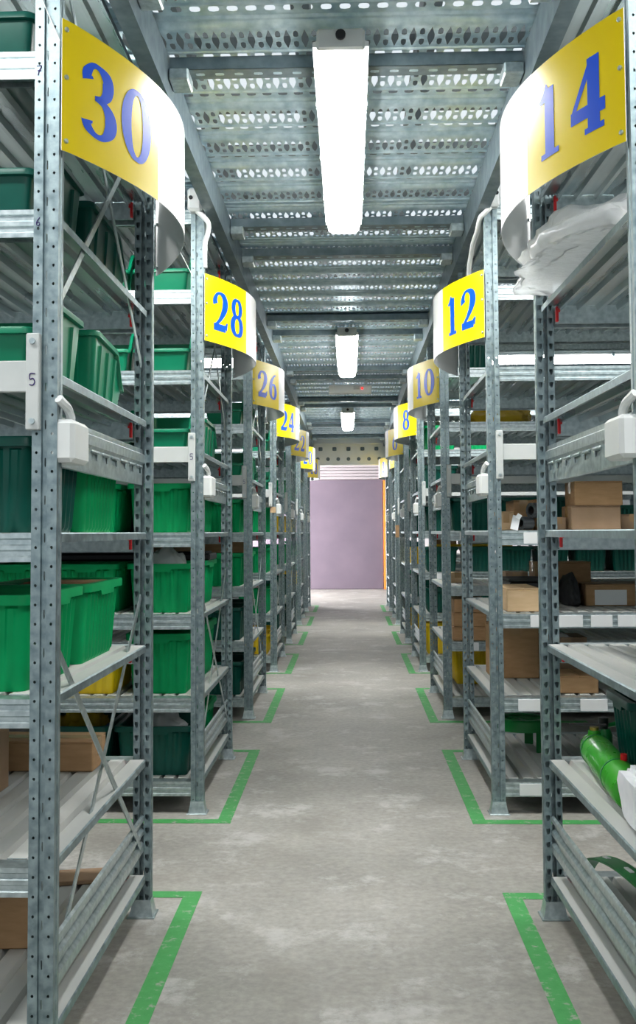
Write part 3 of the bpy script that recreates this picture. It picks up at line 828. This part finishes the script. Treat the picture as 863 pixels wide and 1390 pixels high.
# rack 30, lower shelves
carton(-1.05, -.668, 2.70, 2.83, LV[2]+.002, .078, 'long brown cardboard box on the second shelf of rack 30', rz=-.02)
carton(-1.05, -.838, 2.34, 2.54, LV[2]+.002, .16, 'brown cardboard box at the left edge, second shelf of rack 30', 'card3')
oc = thing('open_carton', 'opened cardboard box with a raised flap, bottom shelf of rack 30', 'box', (-.782, 2.43, LV[1]+.002), .06)
mb = MB(); mb.box(-.08, .08, -.09, .09, .0005, .15, .003); mb.build('carton_body', 'card', oc)
for s, a in ((1, .35), (-1, .5)):
    mb = MB(); mb.bar((s*.08, 0, .149), (s*(.08+.05*a), 0, .149+.035), .16, .003, up=(-s*.04, 0, .05)); mb.build('flap', 'card2', oc)
tag(MB_flat := (lambda m: (m.box(-.07, .07, -.05, .05, .0004, .012, .002), m)[1])(MB()).build('flat_carton', 'card3', None, (-.72, 2.815, LV[1]+.002), .2), 'flat folded cardboard piece at the back of the bottom shelf, rack 30', 'cardboard')
# flat cartons, and a dark tray added to block window light, over racks 28 and 26
yb_ = YL(1)+.655; zt_ = LV[3]+CH+.003
tag((lambda m: (m.box(-.42, .42, -.12, .12, 0, .028, .005), m.box(-.40, .40, -.10, .10, .028, .036, .003), m)[-1])(MB()).build('black_tray', 'black', None, (-1.02, yb_, zt_)), 'long flat black tray lying over the back row of crates on rack 28', 'tray')
carton(-.98, -.66, yb_-.11, yb_+.09, zt_+.037, .045, 'flat brown box on the black tray of rack 28, nearer the aisle', 'card3', tape=False)
yb_ = YL(2)+.255
carton(-.95, -.60, yb_-.12, yb_+.1, LV[3]+CH+.003, .07, 'flat brown box lying over the front crates on the third shelf of rack 26', 'card', tape=False)
# rack 12
y1 = YL(1)
carton(.86, 1.05, 4.02, 4.20, LV[4]+.002, .094, 'brown box wrapped in film, under another box, fourth shelf of rack 12', 'card3')
carton(.872, 1.056, 4.01, 4.19, LV[4]+.096, .094, 'brown cardboard box on top of the wrapped box, fourth shelf of rack 12', 'card')
carton(1.06, 1.17, 4.06, 4.25, LV[4]+.002, .06, 'low brown box right of the two stacked boxes on rack 12', 'card3')
carton(.80, .853, 4.08, 4.18, LV[4]+.002, .05, 'small flat brown box left of the two stacked boxes on rack 12', 'card3')
carton(.535+.06, .655, 4.12, 4.32, LV[4]+.002, .075, 'small pale box nearest the aisle on the fourth shelf of rack 12', 'card2')
carton(.66, .74, 4.16, 4.36, LV[4]+.002, .120, 'brown box behind the coil rolls on rack 12', 'card')
carton(.75, .84, 4.20, 4.38, LV[4]+.002, .125, 'tall brown box right behind the coil rolls on rack 12', 'card')
for i, (x, z, r, lb) in enumerate(((.668, .0275, .026, 'grey strap coil left of the pile on rack 12'), (.745, .0275, .026, 'grey strap coil right of the pile on rack 12'), (.708, .077, .030, 'grey strap coil on top of the pile on rack 12'))):
    t = thing('strap_coil', lb, 'coil', (x, 4.04, LV[4]+.002+z), -1.05, 'strap coils on the fourth shelf of rack 12')
    def ring(rr, y): return [(rr*math.cos(2*PI*q/28), y, rr*math.sin(2*PI*q/28)) for q in range(28)]
    mb = MB(); rg = []
    for q in range(9): rg += [ring(r-.001*(q % 2), q*.006)]
    mb.loft(rg+[ring(r*.62, .048), ring(r*.62, 0), ring(r, 0)], caps=(False, False)); mb.build('strapping', 'coil', t)
    mb = MB(); mb.loft([ring(r*.61, .002), ring(r*.61, .046), ring(r*.5, .046), ring(r*.5, .002), ring(r*.61, .002)], caps=(False, False)); mb.build('core', 'black', t)
pt = MB(); pt.bar((.635, 4.0, LV[4]+.004), (.650, 4.02, LV[4]+.058), .03, .0008, up=(0, 1, 0)); pt.bar((.648, 4.01, LV[4]+.06), (.662, 4.0, LV[4]+.05), .02, .0008, up=(0, 1, 0))
tag(pt.build('paper_tag', 'white', None), 'crumpled white paper tag beside the coils on rack 12', 'tag')
carton(.600, .735, 3.975, 4.33, LV[3]+.002, .088, 'wide pale cardboard box nearest the aisle, third shelf of rack 12', 'card2', tape=False)
carton(.965, 1.30, 4.26, 4.50, LV[3]+.002, .088, 'brown box with a white label, third shelf of rack 12', 'card', paper=(.035, .165, .005, .066))
carton(.825, 1.07, 4.62, 4.78, LV[3]+.002, .17, 'tall brown box at the back of the third shelf, rack 12', 'card')
carton(.70, .80, 4.66, 4.80, LV[3]+.002, .125, 'small brown box at the back of the third shelf, rack 12', 'card3')
tr = thing('black_tray', 'flat black tray behind the pale box on rack 12', 'tray', (.765, 4.50, LV[3]+.002))
mb = MB()
mb.box(-.09, .09, -.13, .13, 0, .095, .006); mb.build('tray_body', 'black', tr)
mb = MB(); mb.box(-.097, .097, -.138, .138, .095, .107, .004); mb.build('tray_lid', 'rubber', tr)
def blob(name, mat, rx, ry, rz_, loc, label, cat, seed=0, amp=.25, flat=True, sub=4, freq=2.2, pinch=0.):
    from mathutils import noise
    bm = bmesh.new(); bmesh.ops.create_icosphere(bm, subdivisions=sub, radius=1)
    for v in bm.verts:
        d = 1+amp*noise.noise(v.co*freq+Vector((seed*3.1, seed, 0)))+amp*.5*noise.noise(v.co*freq*2.7+Vector((seed, 5, 0)))
        v.co *= d
        f = 1-pinch*max(0, min(1, .45-v.co.z))
        v.co.x *= rx*f; v.co.y *= ry*f; v.co.z *= rz_
        if flat and v.co.z < -rz_*.45: v.co.z = -rz_*.45+(v.co.z+rz_*.45)*.04
    zmin = min(v.co.z for v in bm.verts)
    for v in bm.verts: v.co.z -= zmin
    me = bpy.data.meshes.new(name); bm.to_mesh(me); bm.free(); me.materials.append(M[mat]); me.shade_smooth()
    return tag(link(name, me, None, loc), label, cat)
blob('foam_pad', 'rubber', .036, .13, .085, (.918, 4.36, LV[3]+.002), 'crumpled black foam pad left of the labelled box on rack 12', 'foam', 2, .2)
carton(.598, .795, 4.40, 4.60, LV[2]+.002, .222, 'big upright cardboard box nearest the aisle, second shelf of rack 12', 'card')
carton(.80, .945, 3.99, 4.2, LV[2]+.002, .066, 'small orange brown box on the second shelf of rack 12', 'card', tape=False)
carton(.84, 1.02, 4.5, 4.7, LV[2]+.002, .16, 'brown box in the shade at the back, second shelf of rack 12', 'card3')
# rack 10: three flat cartons stacked, then one beside
z = LV[2]+.002
for i in range(3):
    carton(.585+.004*i, .775, YL(2)+.03, YL(2)+.28, z, .078, '%s of three stacked flat brown cartons on rack 10' % ['lowest', 'middle', 'topmost'][i], 'card', tape=False); z += .0785
carton(.60, .70, YL(2)+.35, YL(2)+.6, LV[3]+.002, .06, 'small pale carton on the third shelf of rack 10', 'card2')
# things lying on top of the crates of rack 8
yb = YL(3)+.1
zz_ = LV[3]+CH+.003
tag((lambda m: (m.box(-.32, .32, -.06, .06, 0, .018, .004), m)[1])(MB()).build('yellow_tray', 'yellow', None, (.94, yb+.12, zz_)), 'long flat yellow tray lying over the crates on rack 8', 'tray')
carton(.66, .83, yb+.07, yb+.17, zz_+.0185, .045, 'small brown box on the yellow tray of rack 8', 'card', tape=False)
carton(.85, 1.22, yb+.07, yb+.17, zz_+.0185, .04, 'flat white and blue box on the yellow tray of rack 8', 'white', tape=False)

# ------------------------------------------------------------------ bags and film
blob('plastic_bag', 'film', .090, .122, .168, (-.736, YL(1)+.255, LV[3]+.012), 'clear plastic bag bulging out of a green crate on rack 28', 'bag', 3, .22, flat=True, pinch=.25)
for i, (x, y, lb) in enumerate(((-.76, .24, 'white plastic bags heaped in the dark crate nearest the aisle on rack 28'), (-1.07, .25, 'clear and yellow plastic bags heaped in the dark crate further in on rack 28'))):
    blob('plastic_bag', 'film' if i == 0 else 'ybag', .108, .125, .152, (x, YL(1)+y, LV[1]+.02), lb, 'bag', 5+i, .3, freq=3.2, pinch=.2)
blob('wrapped_bundle', 'ybag', .17, .14, .085, (.89, YL(2)+.2, LV[6]+.002), 'yellow bundle wrapped in clear film, sixth shelf of rack 10', 'bundle', 9, .25)
cs = thing('cardboard_insert', 'sheet of brown cardboard covering the far green crate on rack 30', 'cardboard', (-.73, YL(0)+.655, LV[3]+CH-.012))
mb = MB(); mb.box(-.094, .094, -.148, .148, 0, .007, .001); mb.box(-.09, .09, -.004, .15, .0072, .010, .001); mb.build('sheet', 'card', cs)

def film_heap():
    from mathutils import noise
    bm = bmesh.new(); bmesh.ops.create_icosphere(bm, subdivisions=5, radius=1)
    for v in bm.verts:
        c = v.co.copy()
        d = 1+.22*noise.noise(c*2.3+Vector((3, 1, 7)))+.13*abs(noise.noise(c*5.1+Vector((1, 4, 2))))+.06*abs(noise.noise(c*11+Vector((8, 0, 3))))
        x, y, z = c.x*.19*d, c.y*.34*d, c.z*.11*d
        if z < 0: z *= .04                                     # lies flat on the shelf
        X_, Y_ = .615+x, 2.46+y
        Y_ = min(Y_, 2.80); Z_ = LV[6]+.011+z
        if X_ > .60: Z_ = LV[6]+.011+z*max(.25, 1-(X_-.60)*4)
        v.co = (X_, Y_, Z_)
    me = bpy.data.meshes.new('plastic_film'); bm.to_mesh(me); bm.free(); me.materials.append(M['film']); me.shade_smooth()
    return tag(link('plastic_film', me), 'crumpled clear plastic film spilling over the shelf edge below sign 14', 'plastic film')
film_heap()

# ------------------------------------------------------------------ green metal pieces on the right
def collar(name, cx, cy, z, R, label):
    t = thing(name, label, 'collar', (cx, cy, z), -.96)
    n = 48
    def ring(r, zz): return [(r*math.cos(2*PI*q/n), r*math.sin(2*PI*q/n), zz) for q in range(n)]
    mb = MB(); mb.loft([ring(R, .085), ring(R, .128), ring(R-.006, .134), ring(R-.028, .134), ring(R-.030, .128), ring(R-.010, .122), ring(R-.010, .085), ring(R, .085)], caps=(False, False))
    mb.build('band', 'enamel2', t)
    for a in (0, PI*2/3, PI*4/3):
        w = .17
        arc = [a-w+2*w*q/6 for q in range(7)]
        mb = MB()
        mb.loft([[((R-d)*math.cos(b), (R-d)*math.sin(b), zz) for b in arc] for d, zz in ((.001, .0), (.001, .088), (.009, .088), (.009, .0), (.001, 0))], caps=(False, False), closed=False)
        mb.build('foot', 'enamel2', t)
    mb = MB(); mb.bar((-R+.012, 0, .118), (R-.012, 0, .118), .03, .006, up=(0, 0, 1)); mb.build('cross_bar', 'enamel2', t)
    return t
collar('gas_bottle_collar', .735, 4.50, LV[1]+.002, .112, 'dark green round metal collar with feet, bottom shelf of rack 12')
st = thing('curved_strap', 'curved green metal strap with slots, bottom shelf of rack 14', 'metal strap', (0, 0, 0))
cen = catmull([(.607, 2.855, .130), (.612, 2.76, .195), (.618, 2.60, .238), (.628, 2.42, .258), (.645, 2.22, .252), (.668, 2.05, .19), (.68, 2.0, .130)], 8)
mb = MB(); rings = []
for i, p in enumerate(cen):
    a = Vector(cen[max(i-1, 0)]); b = Vector(cen[min(i+1, len(cen)-1)]); d = (b-a).normalized()
    side = Vector((1, .1, 0)); up = side.cross(d).normalized(); up = up if up.z > 0 else -up
    if i in (0, len(cen)-1): up = Vector((0, 0, 1)) if False else up
    q = Vector(p); sd = side*.042
    rings.append([q, q+sd+up*.004, q+sd-up*.003+Vector((0, 0, -.001)), q-up*.006])
mb.loft(rings); mb.build('band', 'enamel2', st)
mb = MB()
for i in (14, 22, 30):
    p = Vector(cen[i]); d = (Vector(cen[i+1])-Vector(cen[i-1])).normalized()
    mb.bar(p+Vector((.021, 0, .0045))-d*.022, p+Vector((.021, 0, .0045))+d*.022, .010, .003, up=(0, 0, 1))
b = mb.build('slot_plate', 'white', st); b['label'] = 'pale slots in the strap'
cy = thing('hydraulic_cylinder', 'bright green metal cylinder lying on the second shelf of rack 14', 'cylinder', (.645, 2.765, LV[2]+.0462), 0)
ax = Vector((-.035, -.52, 0)).normalized(); r = .041
def along(d): return Vector((0, 0, 0))+ax*d
mb = MB(); mb.tube([along(.0), along(.004), along(.44), along(.446)], [r*.92, r, r, r*.93], 32); mb.build('barrel', 'enamel', cy)
mb = MB(); mb.tube([along(-.052), along(-.048), along(-.008), along(0)], [.030, .034, .034, .036], 24)
mb.tube([along(-.025)+Vector((0, 0, .02)), along(-.025)+Vector((0, 0, .046))], [.018, .016], 16); mb.build('end_block', 'enamel', cy)
mb = MB(); mb.tube([along(-.025)+Vector((0, 0, .046)), along(-.025)+Vector((0, 0, .054))], .012, 12); mb.build('port_cap', plain('brass', (.45, .35, .08), .35, .8), cy)
for d in (.012, .30):
    mb = MB(); mb.tube([along(d), along(d+.008)], r+.0016, 32); mb.build('clamp_band', 'enamel2', cy)
mb = MB(); mb.tube([along(.31)+Vector((.012, 0, .039)), along(.31)+Vector((.012, 0, .054))], .008, 12); b = mb.build('knob', 'red', cy); b['label'] = 'small red knob'
mb = MB(); mb.bar(along(-.03)+Vector((-.06, .02, .058)), along(.0)+Vector((.03, .01, .062)), .010, .004, up=(0, 0, 1)); mb.build('lever', 'black', cy)
vb = thing('valve_block', 'small dark green valve behind the bright green cylinder on rack 14', 'valve', (.688, 2.838, LV[2]+.002))
mb = MB(); mb.tube([(0, 0, 0), (0, 0, .07), (0, 0, .085)], [.019, .018, .012], 20); mb.build('valve_body', 'enamel2', vb)
mb = MB(); mb.tube([(-.005, 0, .085), (-.005, 0, .115)], [.012, .014], 14); mb.build('stem', 'black', vb)
mb = MB(); mb.tube([(0, 0, .092), (.028, .004, .097)], .006, 10); mb.build('lever', 'enamel2', vb)
fp = thing('foam_package', 'white foam wrapped package at the right edge, second shelf of rack 14', 'package', (.64, 2.2, LV[2]+.002), -.05)
from mathutils import noise as _n
def foam_block(x0, x1, y0, y1, z0, z1, seed):
    bm = bmesh.new(); bmesh.ops.create_cube(bm, size=1)
    bmesh.ops.bevel(bm, geom=list(bm.edges), offset=.12, segments=2, affect='EDGES')
    bmesh.ops.subdivide_edges(bm, edges=list(bm.edges), cuts=3, use_grid_fill=True)
    for v in bm.verts:
        v.co += v.co.normalized()*.05*_n.noise(v.co*3+Vector((seed, 0, 0)))
        v.co = Vector((x0+(v.co.x+.5)*(x1-x0), y0+(v.co.y+.5)*(y1-y0), max(z0, z0+(v.co.z+.5)*(z1-z0))))
    me = bpy.data.meshes.new('wrap'); bm.to_mesh(me); bm.free(); me.materials.append(M['foam']); me.shade_smooth(); me.set_sharp_from_angle(angle=.5); return me
link('lower_wrap', foam_block(-.065, .12, -.12, .10, 0, .115, 1), fp)
link('upper_wrap', foam_block(-.02, .12, -.10, .10, .116, .25, 4), fp)

# thin tie wires hanging across the rack posts
for (p, q, no) in (((-.600, 1.925, 2.12), (-.549, 1.925, 1.998), '30'), ((-.66, 3.893, 2.172), (-.592, 3.893, 2.035), '28')):
    mb = MB(); p, q = Vector(p), Vector(q)
    mb.tube([p.lerp(q, k/6)+Vector((0, 0, -.002*math.sin(PI*k/6))) for k in range(7)], .0012, 6)
    tag(mb.build('tie_wire', 'pvc', None), 'thin pale wire slanting across the top of the near post of rack %s' % no, 'wire')

NUM = {'30': 'thirty', '28': 'twenty-eight', '26': 'twenty-six', '24': 'twenty-four', '22': 'twenty-two', '20': 'twenty', '18': 'eighteen',
       '14': 'fourteen', '12': 'twelve', '10': 'ten', '8': 'eight', '6': 'six', '4': 'four', '2': 'two'}
for o in list(scene.objects):
    if o.parent is None and 'label' in o:
        o['label'] = ' '.join(NUM.get(w.rstrip(','), w.rstrip(',')) + (',' if w.endswith(',') else '') for w in o['label'].split(' '))

# ------------------------------------------------------------------ world, camera, view
W = bpy.data.worlds.new('hall'); scene.world = W; W.use_nodes = True
bg = W.node_tree.nodes['Background']; bg.inputs[0].default_value = (.86, .95, 1., 1); bg.inputs[1].default_value = .8
cam = bpy.data.cameras.new('camera'); co = bpy.data.objects.new('camera', cam); COL.objects.link(co)
th, al, ro = .0517, .0297, -.006
fw = Vector((-math.sin(al)*math.cos(th), math.cos(al)*math.cos(th), math.sin(th)))
r0 = Vector((math.cos(al), math.sin(al), 0)); u0 = r0.cross(fw)
rt = r0*math.cos(ro)+u0*math.sin(ro); up = u0*math.cos(ro)-r0*math.sin(ro)
co.matrix_world = Matrix(((rt.x, up.x, -fw.x, 0), (rt.y, up.y, -fw.y, 0), (rt.z, up.z, -fw.z, 1.05), (0, 0, 0, 1)))
cam.sensor_fit = 'VERTICAL'; cam.sensor_height = 36; cam.lens = 36*1400/1390
cam.shift_y = -45/1390; cam.clip_start = .05; cam.clip_end = 100
scene.camera = co
scene.view_settings.view_transform = 'Standard'; scene.view_settings.look = 'None'
scene.view_settings.gamma = 1; scene.view_settings.use_curve_mapping = False
scene.view_settings.exposure = 0.22
scene.cycles.use_denoising = True
scene.cycles.max_bounces = 8; scene.cycles.diffuse_bounces = 5; scene.cycles.transparent_max_bounces = 12
scene.cycles.sample_clamp_indirect = 8
